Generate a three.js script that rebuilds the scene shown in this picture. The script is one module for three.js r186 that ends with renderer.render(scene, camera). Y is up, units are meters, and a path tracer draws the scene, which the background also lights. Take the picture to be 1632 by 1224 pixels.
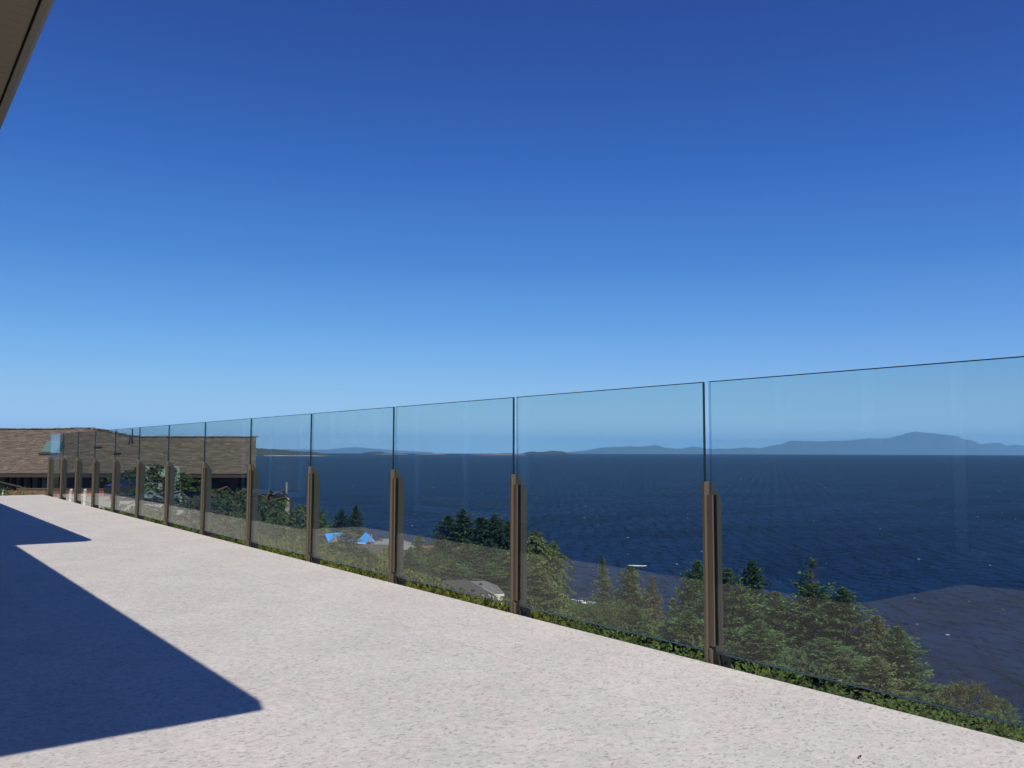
import * as THREE from 'three';
import { mergeGeometries } from 'three/addons/utils/BufferGeometryUtils.js';
import { RoundedBoxGeometry } from 'three/addons/geometries/RoundedBoxGeometry.js';

// ---------------------------------------------------------------- camera, sky, sun, exposure
const scene = new THREE.Scene();
const EYE = 0.7986, YAW = 0.6367, PITCH = 0.07665, ROLL = 0.00228, F = 1390;   // focal length in photo pixels (1632 wide)
const fwd = new THREE.Vector3(Math.sin(YAW) * Math.cos(PITCH), Math.sin(PITCH), -Math.cos(YAW) * Math.cos(PITCH));
const right0 = new THREE.Vector3(Math.cos(YAW), 0, Math.sin(YAW));
const up0 = new THREE.Vector3().crossVectors(right0, fwd);
const camR = right0.clone().multiplyScalar(Math.cos(ROLL)).addScaledVector(up0, Math.sin(ROLL));
const camU = up0.clone().multiplyScalar(Math.cos(ROLL)).addScaledVector(right0, -Math.sin(ROLL));
const camera = new THREE.PerspectiveCamera(2 * Math.atan(612 / F) * 180 / Math.PI, 4 / 3, 0.05, 90000);
camera.position.set(0, EYE, 0);
camera.up.copy(camU);
camera.lookAt(camera.position.clone().add(fwd));

const SUN = new THREE.Vector3(-0.26, 1, 0.95).normalize();           // towards the sun: behind and to the left, 45 degrees up
const sun = new THREE.DirectionalLight(0xfff1de, 4.7);
sun.position.copy(SUN).multiplyScalar(60);
sun.castShadow = true; sun.shadow.radius = .5; sun.shadow.mapSize.set(4096, 4096);
Object.assign(sun.shadow.camera, { left: -60, right: 60, top: 60, bottom: -60, near: 1, far: 200 });
scene.add(sun, sun.target);

const mix = (a, b, t) => a + (b - a) * t;
const clamp = (x, a = 0, b = 1) => Math.min(b, Math.max(a, x));
const smooth = (a, b, x) => { const t = clamp((x - a) / (b - a)); return t * t * (3 - 2 * t); };
const SKY_STOPS = [[0, .70, 1.03, 1.22], [1.2, .60, .95, 1.18], [3, .44, .80, 1.11], [5.5, .27, .62, 1.02], [8, .172, .475, .93], [12, .088, .315, .775], [18, .046, .188, .59], [24, .032, .122, .44], [30, .025, .088, .35], [50, .019, .068, .29], [90, .015, .055, .25]];
function skyColor(elev, cosG) {
  const e = Math.max(0, elev);
  let i = 0; while (i < SKY_STOPS.length - 2 && SKY_STOPS[i + 1][0] < e) i++;
  const a = SKY_STOPS[i], b = SKY_STOPS[i + 1], t = clamp((e - a[0]) / (b[0] - a[0]));
  const s = cosG * cosG;                                              // clear air scatters least at right angles to the sun
  return [mix(a[1], b[1], t) * mix(.74, 1.10, s), mix(a[2], b[2], t) * mix(.69, 1.14, s), mix(a[3], b[3], t) * mix(.84, 1.04, s)];
}
{
  const W = 1024, H = 512, d = new Float32Array(W * H * 4);
  for (let j = 0; j < H; j++) for (let i = 0; i < W; i++) {
    const el = ((j + .5) / H - .5) * Math.PI, az = ((i + .5) / W - .5) * 2 * Math.PI;
    const x = Math.cos(el) * Math.cos(az), y = Math.sin(el), z = Math.cos(el) * Math.sin(az);
    const c = skyColor(el * 180 / Math.PI, x * SUN.x + y * SUN.y + z * SUN.z), o = (j * W + i) * 4;
    d[o] = c[0]; d[o + 1] = c[1]; d[o + 2] = c[2]; d[o + 3] = 1;
  }
  const sky = new THREE.DataTexture(d, W, H, THREE.RGBAFormat, THREE.FloatType);
  sky.mapping = THREE.EquirectangularReflectionMapping; sky.magFilter = sky.minFilter = THREE.LinearFilter;
  sky.wrapS = THREE.RepeatWrapping; sky.needsUpdate = true;
  scene.background = sky; scene.environment = sky;
}
scene.fog = new THREE.FogExp2(new THREE.Color().setRGB(.30, .60, 1), 3.9e-5);   // sea haze over tens of kilometres
const renderer = new THREE.WebGLRenderer({ antialias: true });
renderer.toneMapping = THREE.LinearToneMapping;
renderer.toneMappingExposure = 1;
renderer.shadowMap.enabled = true;

// ---------------------------------------------------------------- helpers
// x = towards the sea (right), y = up, z = -(distance along the railing); the deck is y = 0, the sea y = SEA
const SEA = -34;
function rng(seed) { let a = seed >>> 0; return () => { a = (a + 0x6D2B79F5) >>> 0; let t = a; t = Math.imul(t ^ (t >>> 15), t | 1); t ^= t + Math.imul(t ^ (t >>> 7), t | 61); return ((t ^ (t >>> 14)) >>> 0) / 4294967296; }; }
function vnoise(seed) {                                                // value noise, 2-D
  const n = 256, r = rng(seed), tab = Float32Array.from({ length: n * n }, () => r());
  const at = (i, j) => tab[((j % n + n) % n) * n + ((i % n + n) % n)];
  return (x, y) => { const i = Math.floor(x), j = Math.floor(y), fx = x - i, fy = y - j, u = fx * fx * (3 - 2 * fx), v = fy * fy * (3 - 2 * fy); return mix(mix(at(i, j), at(i + 1, j), u), mix(at(i, j + 1), at(i + 1, j + 1), u), v); };
}
const N1 = vnoise(11), N2 = vnoise(23);
const fbm = (n, x, y, o = 4) => { let s = 0, a = .5, t = 0; for (let k = 0; k < o; k++) { s += a * n(x, y); t += a; a *= .5; x = x * 2.03 + 17.1; y = y * 2.03 + 9.7; } return s / t; };
const ray = (px, py) => fwd.clone().addScaledVector(camR, (px - 816) / F).addScaledVector(camU, -(py - 612) / F);
const at = (px, py, dist) => { const d = ray(px, py); return d.multiplyScalar(dist / Math.hypot(d.x, d.z)).add(camera.position); };   // dist = distance over the ground
const atDepth = (px, py, depth) => ray(px, py).multiplyScalar(depth).add(camera.position);
const counts = new Map();
function numbered(name) { const k = counts.get(name) || 0; counts.set(name, k + 1); return k ? `${name}_${String(k).padStart(3, '0')}` : name; }
const shade = (o) => { o.castShadow = o.receiveShadow = true; return o; };
function tag(o, label, category, group, kind) { o.userData.label = label; if (category) o.userData.category = category; if (group) o.userData.group = group; if (kind) o.userData.kind = kind; return o; }
function thing(name, label, category, pos = [0, 0, 0], turn = 0, group) {
  const g = new THREE.Group(); g.name = numbered(name); g.position.set(...pos); g.rotation.y = turn; scene.add(g);
  return tag(g, label, category, group);
}
function part(name, geo, mat, parent, stuff) { const m = shade(new THREE.Mesh(Array.isArray(geo) ? merge(geo) : geo, mat)); m.name = name; parent.add(m); if (stuff) m.userData.kind = 'stuff'; return m; }
function struct(name, geo, mat, label) { const m = shade(new THREE.Mesh(Array.isArray(geo) ? merge(geo) : geo, mat)); m.name = numbered(name); m.userData.kind = 'structure'; if (label) m.userData.label = label; scene.add(m); return m; }
function merge(list) {
  const flat = list.map((g) => { const q = g.index ? g.toNonIndexed() : g.clone(); for (const k of Object.keys(q.attributes)) if (!['position', 'normal', 'uv'].includes(k)) q.deleteAttribute(k); if (!q.attributes.uv) q.setAttribute('uv', new THREE.BufferAttribute(new Float32Array(q.attributes.position.count * 2), 2)); if (!q.attributes.normal) q.computeVertexNormals(); return q; });
  return mergeGeometries(flat);
}
const boxC = (w, h, d, x = 0, y = 0, z = 0) => new THREE.BoxGeometry(w, h, d).translate(x, y, z);
const box = (x0, x1, y0, y1, z0, z1) => boxC(x1 - x0, y1 - y0, z1 - z0, (x0 + x1) / 2, (y0 + y1) / 2, (z0 + z1) / 2);
const rbox = (x0, x1, y0, y1, z0, z1, r = .004) => new RoundedBoxGeometry(x1 - x0, y1 - y0, z1 - z0, 2, r).translate((x0 + x1) / 2, (y0 + y1) / 2, (z0 + z1) / 2);
function planarUV(geo, sx, sz, ax = 0, az = 2) { const p = geo.attributes.position, uv = new Float32Array(p.count * 2); for (let i = 0; i < p.count; i++) { uv[2 * i] = p.getComponent(i, ax) / sx; uv[2 * i + 1] = p.getComponent(i, az) / sz; } geo.setAttribute('uv', new THREE.BufferAttribute(uv, 2)); return geo; }
function colored(geo, fn) { const p = geo.attributes.position, c = new Float32Array(p.count * 3); for (let i = 0; i < p.count; i++) { const k = fn(p.getX(i), p.getY(i), p.getZ(i), i); c.set(k, 3 * i); } geo.setAttribute('color', new THREE.BufferAttribute(c, 3)); return geo; }
function tris(pos, col) { const g = new THREE.BufferGeometry(); g.setAttribute('position', new THREE.BufferAttribute(Float32Array.from(pos), 3)); if (col) g.setAttribute('color', new THREE.BufferAttribute(Float32Array.from(col), 3)); g.computeVertexNormals(); return g; }
function tube(points, r0, r1, sides = 6) {                             // tapered limb through points
  const pos = [], n = points.length, ring = [];
  for (let i = 0; i < n; i++) {
    const d = points[Math.min(n - 1, i + 1)].clone().sub(points[Math.max(0, i - 1)]).normalize();
    const a = Math.abs(d.y) > .9 ? new THREE.Vector3(1, 0, 0) : new THREE.Vector3(0, 1, 0), e1 = new THREE.Vector3().crossVectors(d, a).normalize(), e2 = new THREE.Vector3().crossVectors(d, e1), r = mix(r0, r1, i / (n - 1));
    ring.push(Array.from({ length: sides }, (_, k) => points[i].clone().addScaledVector(e1, r * Math.cos(k / sides * 6.2832)).addScaledVector(e2, r * Math.sin(k / sides * 6.2832))));
  }
  for (let i = 0; i < n - 1; i++) for (let k = 0; k < sides; k++) { const a = ring[i][k], b = ring[i][(k + 1) % sides], c = ring[i + 1][k], d = ring[i + 1][(k + 1) % sides]; for (const q of [a, c, b, b, c, d]) pos.push(q.x, q.y, q.z); }
  return tris(pos);
}
function dataTex(size, fn, srgb, rep) {                                // fn(u, v) -> [r, g, b] 0..1, tiles by the caller's care
  const d = new Uint8Array(size * size * 4);
  for (let j = 0; j < size; j++) for (let i = 0; i < size; i++) { const c = fn(i / size, j / size, i, j), o = (j * size + i) * 4; d[o] = clamp(c[0]) * 255; d[o + 1] = clamp(c[1]) * 255; d[o + 2] = clamp(c[2]) * 255; d[o + 3] = 255; }
  const t = new THREE.DataTexture(d, size, size); t.wrapS = t.wrapT = THREE.RepeatWrapping; t.magFilter = THREE.LinearFilter; t.minFilter = THREE.LinearMipmapLinearFilter; t.generateMipmaps = true;
  if (srgb) t.colorSpace = THREE.SRGBColorSpace; if (rep) t.repeat.set(...rep); t.needsUpdate = true; return t;
}
function tileNoise(seed, cells) { const r = rng(seed), tab = Float32Array.from({ length: cells * cells }, () => r()); const g = (i, j) => tab[((j % cells + cells) % cells) * cells + ((i % cells + cells) % cells)]; return (u, v) => { const x = u * cells, y = v * cells, i = Math.floor(x), j = Math.floor(y), fx = x - i, fy = y - j, a = fx * fx * (3 - 2 * fx), b = fy * fy * (3 - 2 * fy); return mix(mix(g(i, j), g(i + 1, j), a), mix(g(i, j + 1), g(i + 1, j + 1), a), b); }; }
const rgb = (r, g, b) => new THREE.Color().setRGB(r, g, b);
const std = (r, g, b, roughness = .8, metalness = 0, extra = {}) => new THREE.MeshPhysicalMaterial({ color: rgb(r, g, b), roughness, metalness, ...extra });

// ---------------------------------------------------------------- materials
const grainT = (() => { const a = tileNoise(5, 256), b = tileNoise(6, 64), c = tileNoise(8, 16); return dataTex(512, (u, v) => { const k = .5 * a(u, v) + .3 * b(u, v) + .2 * c(u, v); return [k, k, k]; }); })();
const grain = (rx, ry) => { const t = grainT.clone(); t.repeat.set(rx, ry); t.needsUpdate = true; return t; };
const M = {
  bronze: std(.122, .104, .08, .46, .25, { bumpMap: grain(3, 3), bumpScale: .0002 }),
  shoe: std(.03, .027, .025, .6), gasket: std(.012, .012, .013, .6),
  edge: std(.008, .02, .024, .2),
  paleEdge: new THREE.MeshPhysicalMaterial({ color: rgb(.72, .84, .86), roughness: .1, transmission: 1, thickness: 0 }),
  glass: new THREE.MeshPhysicalMaterial({ color: rgb(.915, .962, .940), roughness: 0, metalness: 0, transmission: 1, thickness: 0, ior: 1.52, specularIntensity: .66 }),
  white: std(.78, .78, .75, .5), offwhite: std(.62, .60, .55, .6), trim: std(.7, .69, .66, .55),
  soffit: std(.42, .34, .235, .65), fascia: std(.39, .32, .225, .6), gutter: std(.25, .30, .39, .3, .1),  // gutter: blue of reflected sky and sea painted into its base colour
  stucco: std(.14, .12, .10, .9, 0, { bumpMap: grain(2, 2), bumpScale: .002 }),
  darkwood: std(.045, .036, .032, .8), black: std(.012, .012, .014, .5),
  brick: std(.30, .115, .07, .85), grey: std(.24, .24, .25, .8), brown: std(.11, .078, .06, .85),
  windowGlass: std(.015, .02, .025, .03),
  copper: std(.085, .16, .15, .5), concrete: std(.36, .35, .33, .9, 0, { bumpMap: grain(.3, .3), bumpScale: .004 }),
  bark: std(.075, .055, .042, .95), barkPale: std(.2, .17, .14, .9),
  tarp: std(.02, .30, .82, .45), rock: std(.07, .062, .055, .9),
  foam: std(.82, .85, .87, .7), wood: std(.42, .30, .17, .7),
};
const leafMat = new THREE.MeshPhysicalMaterial({ vertexColors: true, roughness: .75, transmission: .28, thickness: 0, specularIntensity: .5 });
const needleMat = new THREE.MeshPhysicalMaterial({ vertexColors: true, roughness: .8, transmission: .2, thickness: 0, specularIntensity: .4 });

// ---------------------------------------------------------------- sea
{
  const waveN = 1024, tile = 90, r = rng(77), comps = [];
  for (let k = 0; k < 70; k++) { const L = .9 * Math.pow(20, r()), ang = 0.15 + (r() - .5) * 1.9, kx = Math.round(tile / L * Math.cos(ang)), ky = Math.round(tile / L * Math.sin(ang)); if (kx || ky) comps.push([kx, ky, r() * 6.283, Math.pow(L, .62)]); }
  const total = Math.sqrt(comps.reduce((s, c) => s + c[3] * c[3] / 2, 0));
  const waveT = dataTex(waveN, (u, v) => { let h = 0; for (const [kx, ky, p, a] of comps) { const s = Math.sin(6.28318 * (kx * u + ky * v) + p); h += a * (1 - 2 * Math.pow(Math.abs(s), .75)) * .9; } h = .5 + h / total / 7; return [h, h, h]; });
  const w1 = tileNoise(31, 6), w2 = tileNoise(32, 19), w3 = tileNoise(33, 64), w4 = tileNoise(34, 200);
  const tintT = dataTex(1024, (u, v) => { const k = .32 * w1(u, v * 2) + .28 * w2(u, v * 2) + .24 * w3(u, v * 3) + .16 * w4(u, v * 2), s = clamp((k - .5) * 2.6 + .5); return [mix(.45, 1.0, s), mix(.5, 1, s), mix(.56, 1, s)]; });
  waveT.repeat.set(1 / tile, 1 / tile); tintT.repeat.set(1 / 520, 1 / 520);
  const mat = new THREE.MeshPhysicalMaterial({ color: rgb(.0088, .030, .098), map: tintT, roughness: .26, ior: 1.33, specularIntensity: .004, bumpMap: waveT, bumpScale: 6.5 });
  const g = new THREE.CircleGeometry(11500, 160).rotateX(-Math.PI / 2);
  planarUV(g, 1, 1); g.translate(0, SEA, 0);
  struct('sea', g, mat, 'dark blue sea ruffled by wind reaching to the horizon');

  // whitecaps: thin ragged flakes of foam on the crests
  const q = rng(404), flakes = [];
  const flake = (len, wid) => { const n = 11, top = []; for (let k = 0; k < n; k++) { const a = k / n * 6.2832, rr = .55 + .45 * q(); top.push([Math.cos(a) * len * rr, Math.sin(a) * wid * rr]); } const pos = []; for (let k = 0; k < n; k++) { const a = top[k], b = top[(k + 1) % n]; pos.push(0, .16, 0, b[0], .03, b[1], a[0], .03, a[1], a[0], .03, a[1], b[0], .03, b[1], a[0], -.2, a[1], b[0], .03, b[1], b[0], -.2, b[1], a[0], -.2, a[1]); } return tris(pos); };
  const base = [flake(1, .3), flake(1, .22), flake(1, .38)];
  for (let k = 0; k < 620; k++) {
    const az = YAW + (q() - .5) * 1.12, d = 170 * Math.pow(28, Math.pow(q(), .8)), x = Math.sin(az) * d, z = -Math.cos(az) * d, s = (.12 + .5 * q() * q() * q()) * (1 + d / 1100);
    if (x < 118 - z * .1) continue;
    flakes.push(base[k % 3].clone().scale(s, Math.min(s, 1.5), s).rotateY(-az + (q() - .5) * .7).translate(x, SEA + .05, z));
  }
  const f = part('whitecaps', flakes, std(.62, .67, .72, .8), scene); tag(f, 'small white foam flecks scattered over the sea', 'whitecaps', null, 'stuff');
}

// ---------------------------------------------------------------- far islands and mountains
function landform(name, label, profile, depth, thick, base, mat, seed, rough = .12) {   // profile: [photo x, photo y] along the skyline; built depth metres away with its own thickness
  const cols = Math.max(40, Math.round((profile.at(-1)[0] - profile[0][0]) / 2.2)), rows = 12, pos = [], idx = [];
  for (let i = 0; i <= cols; i++) {
    const px = mix(profile[0][0], profile.at(-1)[0], i / cols); let k = 0; while (k < profile.length - 2 && profile[k + 1][0] < px) k++;
    const t = clamp((px - profile[k][0]) / (profile[k + 1][0] - profile[k][0])), ts = t * t * (3 - 2 * t) * .5 + t * .5, py = mix(profile[k][1], profile[k + 1][1], ts);
    const top = atDepth(px, py, depth), dir = new THREE.Vector3(top.x, 0, top.z).normalize();
    const h = Math.max(0, top.y - base) * (1 + (fbm(N1, px * .35 + seed, seed * 3.1, 3) - .5) * rough);
    for (let j = 0; j <= rows; j++) {
      const s = j / rows * 2 - 1, spur = .75 + .5 * fbm(N2, px * .16 + seed, s * 3 + seed, 3);
      const y = base + h * (1 - Math.pow(Math.abs(s), 1.25)) * (Math.abs(s) < .01 ? 1 : Math.min(1, spur));
      pos.push(top.x + dir.x * s * thick, y, top.z + dir.z * s * thick);
    }
  }
  for (let i = 0; i < cols; i++) for (let j = 0; j < rows; j++) { const a = i * (rows + 1) + j, b = a + rows + 1; idx.push(a, b, a + 1, a + 1, b, b + 1); }
  const g = new THREE.BufferGeometry(); g.setAttribute('position', new THREE.Float32BufferAttribute(pos, 3)); g.setIndex(idx); g.computeVertexNormals();
  return struct(name, g, mat, label);
}
const forestFar = std(.045, .06, .04, .95), forestNear = std(.045, .06, .04, .95), shoreRock = std(.46, .42, .36, .95);
landform('mountain', 'highest blue mountain, rounded hump on the right of the horizon', [[1120, 722], [1190, 718], [1245, 708], [1260, 702], [1300, 703.5], [1352, 702], [1386, 698.5], [1412, 699], [1436, 693.5], [1452, 688.5], [1462, 687.5], [1476, 690], [1500, 692], [1520, 694.5], [1548, 702], [1566, 709], [1590, 718], [1612, 724]], 30000, 3300, -125, forestFar, 3, .1);
landform('hill_range', 'low hazy blue hills left of the high mountain', [[890, 722], [930, 718.5], [962, 713], [985, 712], [1010, 711.5], [1032, 711.5], [1045, 709.5], [1060, 713.5], [1084, 715], [1108, 711.5], [1124, 715], [1160, 715], [1190, 713], [1216, 715], [1262, 715.5], [1330, 718], [1380, 722]], 27000, 2200, -110, forestFar, 9, .16);
landform('hill_range', 'palest far hills at the right end of the horizon', [[1540, 720], [1556, 712], [1572, 706.5], [1592, 705], [1604, 710], [1616, 708.5], [1650, 711], [1690, 706], [1740, 718]], 33000, 2800, -140, forestFar, 14, .1);
landform('hill_range', 'faint far hills above the left islands', [[395, 716.5], [430, 715.5], [470, 716], [520, 716.5], [545, 714], [566, 712.6], [590, 714.5], [640, 718], [690, 720.5]], 34500, 2500, -145, forestFar, 21, .12);
landform('headland', 'dark wooded headland with pale shore beside the shingle roof', [[60, 726], [150, 716], [240, 710], [300, 708], [360, 711], [408, 714], [430, 715.5], [470, 719], [500, 720.5], [520, 723], [540, 727]], 6000, 350, SEA, forestNear, 31, .3);
landform('island', 'low wooded islet left of the second gap', [[574, 722.5], [590, 719.8], [606, 719.4], [616, 722.6]], 9800, 200, SEA, forestNear, 41, .3);
landform('island', 'long low wooded island right of the tall railing posts', [[826, 723.5], [846, 719.6], [862, 720.4], [880, 718.2], [894, 719.2], [914, 723.6]], 9800, 300, SEA, forestNear, 43, .3);
landform('island', 'pale rocky islet awash near the fourth gap', [[752, 724.6], [780, 724], [800, 722.4], [818, 722], [836, 724.6]], 7600, 160, SEA, std(.17, .15, .12, .95), 47, .3);
landform('island', 'pale flat islet left of centre', [[662, 724], [680, 723.2], [700, 723], [712, 724.2]], 7800, 120, SEA, std(.2, .17, .13, .95), 51, .3);
landform('island', 'pale flat islet beside the post left of centre', [[596, 724.2], [616, 723.2], [632, 722.8], [650, 724]], 7800, 120, SEA, std(.2, .17, .13, .95), 53, .3);
landform('beach', 'pale strip of shore below the wooded headland', [[420, 726], [440, 725.6], [470, 726], [500, 725.8], [530, 727]], 5500, 40, SEA, shoreRock, 61, .5);
landform('beach', 'pale strip of shore on the rocky islet', [[746, 725.1], [790, 724.9], [838, 725.1]], 7380, 30, SEA, shoreRock, 63, .5);

// ---------------------------------------------------------------- hillside
const shoreX = (u) => 100 + .16 * u - Math.max(0, u - 290) * 1.1;
function groundY(x, z) {
  const u = -z, s = shoreX(u), t = (x - 3) / (s - 3);
  if (t <= 0) return -2.9 + (fbm(N1, x * .12, z * .12) - .5) * .3;
  const k = t < .9 ? t * .93 : t < 1 ? .837 + (t - .9) * 1.75 : 1.012 + (t - 1) * .6;
  return -2.9 - 31.4 * k + (fbm(N1, x * .05 + 3, z * .05, 4) - .5) * 5 * clamp(t * 5) * clamp((1.02 - t) * 9);
}
{
  const pos = [], idx = [], nx = 110, nz = 120, col = [];
  for (let j = 0; j <= nz; j++) for (let i = 0; i <= nx; i++) {
    const z = mix(90, -430, j / nz), a = i / nx, x = a < .15 ? mix(-140, 2, a / .15) : mix(2, 200, (a - .15) / .85), y = groundY(x, z);
    pos.push(x, y, z); const k = fbm(N2, x * .3, z * .3, 4), rocky = smooth(.9, 1, (x - 3) / (shoreX(-z) - 3));
    col.push(mix(.05 + .05 * k, .09, rocky), mix(.06 + .05 * k, .08, rocky), mix(.028 + .02 * k, .068, rocky));
  }
  for (let j = 0; j < nz; j++) for (let i = 0; i < nx; i++) { const a = j * (nx + 1) + i, b = a + nx + 1; idx.push(a, a + 1, b, b, a + 1, b + 1); }
  const g = new THREE.BufferGeometry(); g.setAttribute('position', new THREE.Float32BufferAttribute(pos, 3)); g.setAttribute('color', new THREE.Float32BufferAttribute(col, 3)); g.setIndex(idx); g.computeVertexNormals(); planarUV(g, 1, 1);
  struct('hillside', g, new THREE.MeshPhysicalMaterial({ vertexColors: true, roughness: 1, bumpMap: grain(.4, .4), bumpScale: .2 }), 'overgrown hillside dropping from the deck to the sea');
}

// ---------------------------------------------------------------- deck
const DECK_X = 2.59, DECK_U0 = -6, DECK_U1 = 17.6;
{
  const S = 2048, tile = 2.56, a = tileNoise(201, 256), b = tileNoise(202, 120), c = tileNoise(203, 11), d = tileNoise(204, 720), e = tileNoise(205, 48);
  const r = rng(99), spots = new Float32Array(S * S);
  for (let k = 0; k < 11500; k++) {                                      // printed chips of darker grey in the membrane
    const x = r() * S, y = r() * S, len = 3 + 9 * r() * r(), wid = 1.6 + 2.2 * r(), ang = (r() - .5) * 1.5, dark = .25 + .75 * r(), ca = Math.cos(ang), sa = Math.sin(ang);
    for (let j = -14; j <= 14; j++) for (let i = -14; i <= 14; i++) { const p = (i * ca + j * sa) / len, q = (-i * sa + j * ca) / wid, m = p * p + q * q; if (m < 1.3) { const o = ((Math.floor(y + j) + S) % S) * S + ((Math.floor(x + i) + S) % S); spots[o] = Math.max(spots[o], dark * clamp((1.3 - m) * 1.8)); } }
  }
  const deckMap = dataTex(S, (u, v, i, j) => { const k = (a(u, v) - .5) * .055 + (b(u, v) - .5) * .05 + (c(u, v) - .5) * .03 + (d(u, v) - .5) * .07, s = spots[j * S + i] * .15, pink = (e(u, v) - .5) * .022; return [.89 + k - s + pink, .885 + k - s, .877 + k - s + pink * .6]; }, true);
  const deckBump = dataTex(S, (u, v, i, j) => { const k = .5 + (d(u, v) - .5) * .5 + (a(u, v) - .5) * .4 - spots[j * S + i] * .3; return [k, k, k]; });
  deckMap.repeat.set(1 / tile, 1 / tile); deckBump.repeat.set(1 / tile, 1 / tile);
  const membrane = [0, 1, 2].map((k) => new THREE.MeshPhysicalMaterial({ color: rgb(.775 + .010 * (k - 1), .787 + .009 * (k - 1), .78), map: deckMap, bumpMap: deckBump, bumpScale: .0010, roughness: .62, specularIntensity: .6 }));
  const deck = thing('deck', 'pale speckled grey roof deck along the glass railing', 'deck'); deck.userData.kind = 'structure';
  part('deck_slab', box(-9, DECK_X - .004, -.26, -.006, -DECK_U1 + .004, -DECK_U0), std(.4, .39, .37, .9), deck);
  part('fascia_board', box(DECK_X - .004, DECK_X + .016, -.3, -.012, -DECK_U1, -DECK_U0), std(.3, .27, .23, .7), deck);
  const seams = [-9, -3.36, -2.0, -.645, .71, 2.062, DECK_X];
  for (let k = 0; k < seams.length - 1; k++) {                          // welded sheets of vinyl, each lapping the next
    const lap = k ? .03 : 0, dz = -.006;
    const g = rbox(seams[k] - lap, seams[k + 1] + (k === seams.length - 2 ? .012 : 0), dz, (k % 2) * .0012, -DECK_U1 - .01, -DECK_U0, .0006);
    planarUV(g, 1, 1); const uv = g.attributes.uv; for (let i = 0; i < uv.count; i++) uv.setXY(i, uv.getX(i) + k * .37, uv.getY(i) + k * .61);
    part('membrane_sheet', g, membrane[k % 3], deck);
  }
}

// ---------------------------------------------------------------- glass railing
const VG = 2.6385, U0 = 2.286, STEP = 1.25195;
{
  const cz = U0 + 5 * STEP;
  const railing = thing('glass_railing', 'frameless glass railing with bronze posts along the deck edge', 'railing', [VG, 0, -cz]);
  const fin = new THREE.Shape(); fin.moveTo(-.027, -.26); fin.lineTo(.067, -.26); fin.lineTo(.067, .605); fin.lineTo(.016, .68); fin.lineTo(-.027, .68); fin.closePath();
  const finG = new THREE.ExtrudeGeometry(fin, { depth: .010, bevelEnabled: true, bevelThickness: .0018, bevelSize: .0018, bevelSegments: 2 }).translate(0, 0, -.005);
  const flange = (s) => [rbox(-.0165, -.0105, .06, .632, s > 0 ? .0068 : -.034, s > 0 ? .034 : -.0068, .0012), rbox(.0105, .0165, .06, .632, s > 0 ? .0068 : -.034, s > 0 ? .034 : -.0068, .0012)];
  const flNear = merge(flange(1));
  const gaskG = (s) => merge([box(-.0104, -.0064, .062, .630, s > 0 ? .0069 : -.033, s > 0 ? .033 : -.0069), box(.0064, .0104, .062, .630, s > 0 ? .0069 : -.033, s > 0 ? .033 : -.0069)]);
  const gkN = gaskG(1);
  const shoe = rbox(-.006, .064, -.16, .034, .0069, .046, .003), clip = rbox(-.022, -.0065, -.1, .052, .0069, .02, .002);
  const bolt = new THREE.CylinderGeometry(.006, .006, .008, 6).rotateX(Math.PI / 2).translate(.03, .0, .049);
  const arm = box(-.06, .03, -.25, -.13, -.03, .03);
  for (let i = -3; i <= 12; i++) {
    const post = part('post', finG, M.bronze, railing); post.position.set(0, 0, cz - (U0 + i * STEP));
    part('glazing_channel', flNear, M.bronze, post);
    part('gasket', gkN, M.gasket, post);
    part('base_shoe', shoe, M.shoe, post); part('clip', clip, M.bronze, post); part('bolt', bolt, M.gasket, post); part('mounting_arm', arm, M.bronze, post);
  }
  const W = STEP - .028, Y0 = .034, Y1 = 1.071, T = .006;
  const pane = merge([new THREE.PlaneGeometry(W, Y1 - Y0).rotateY(-Math.PI / 2).translate(-T, (Y0 + Y1) / 2, 0), new THREE.PlaneGeometry(W, Y1 - Y0).rotateY(Math.PI / 2).translate(T, (Y0 + Y1) / 2, 0)]);
  const e = .0006, edges = [box(-T + e, T - e, Y1 - .0025, Y1, -W / 2, W / 2), box(-T + e, T - e, Y0, Y0 + .0025, -W / 2, W / 2), box(-T + e, T - e, Y0 + .0025, Y1 - .0025, W / 2 - .0025, W / 2)], farG = box(-T + e, T - e, Y0 + .0025, Y1 - .0025, -W / 2, -W / 2 + .0025);
  const edgeG = merge(edges);
  for (let i = -4; i < 12; i++) {
    const p = part('glass_panel', pane, M.glass, railing); p.position.set(0, 0, cz - (U0 + (i + .5) * STEP));
    part('polished_edge', edgeG, M.edge, p); part('polished_edge', farG, M.paleEdge, p);
  }
}

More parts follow.
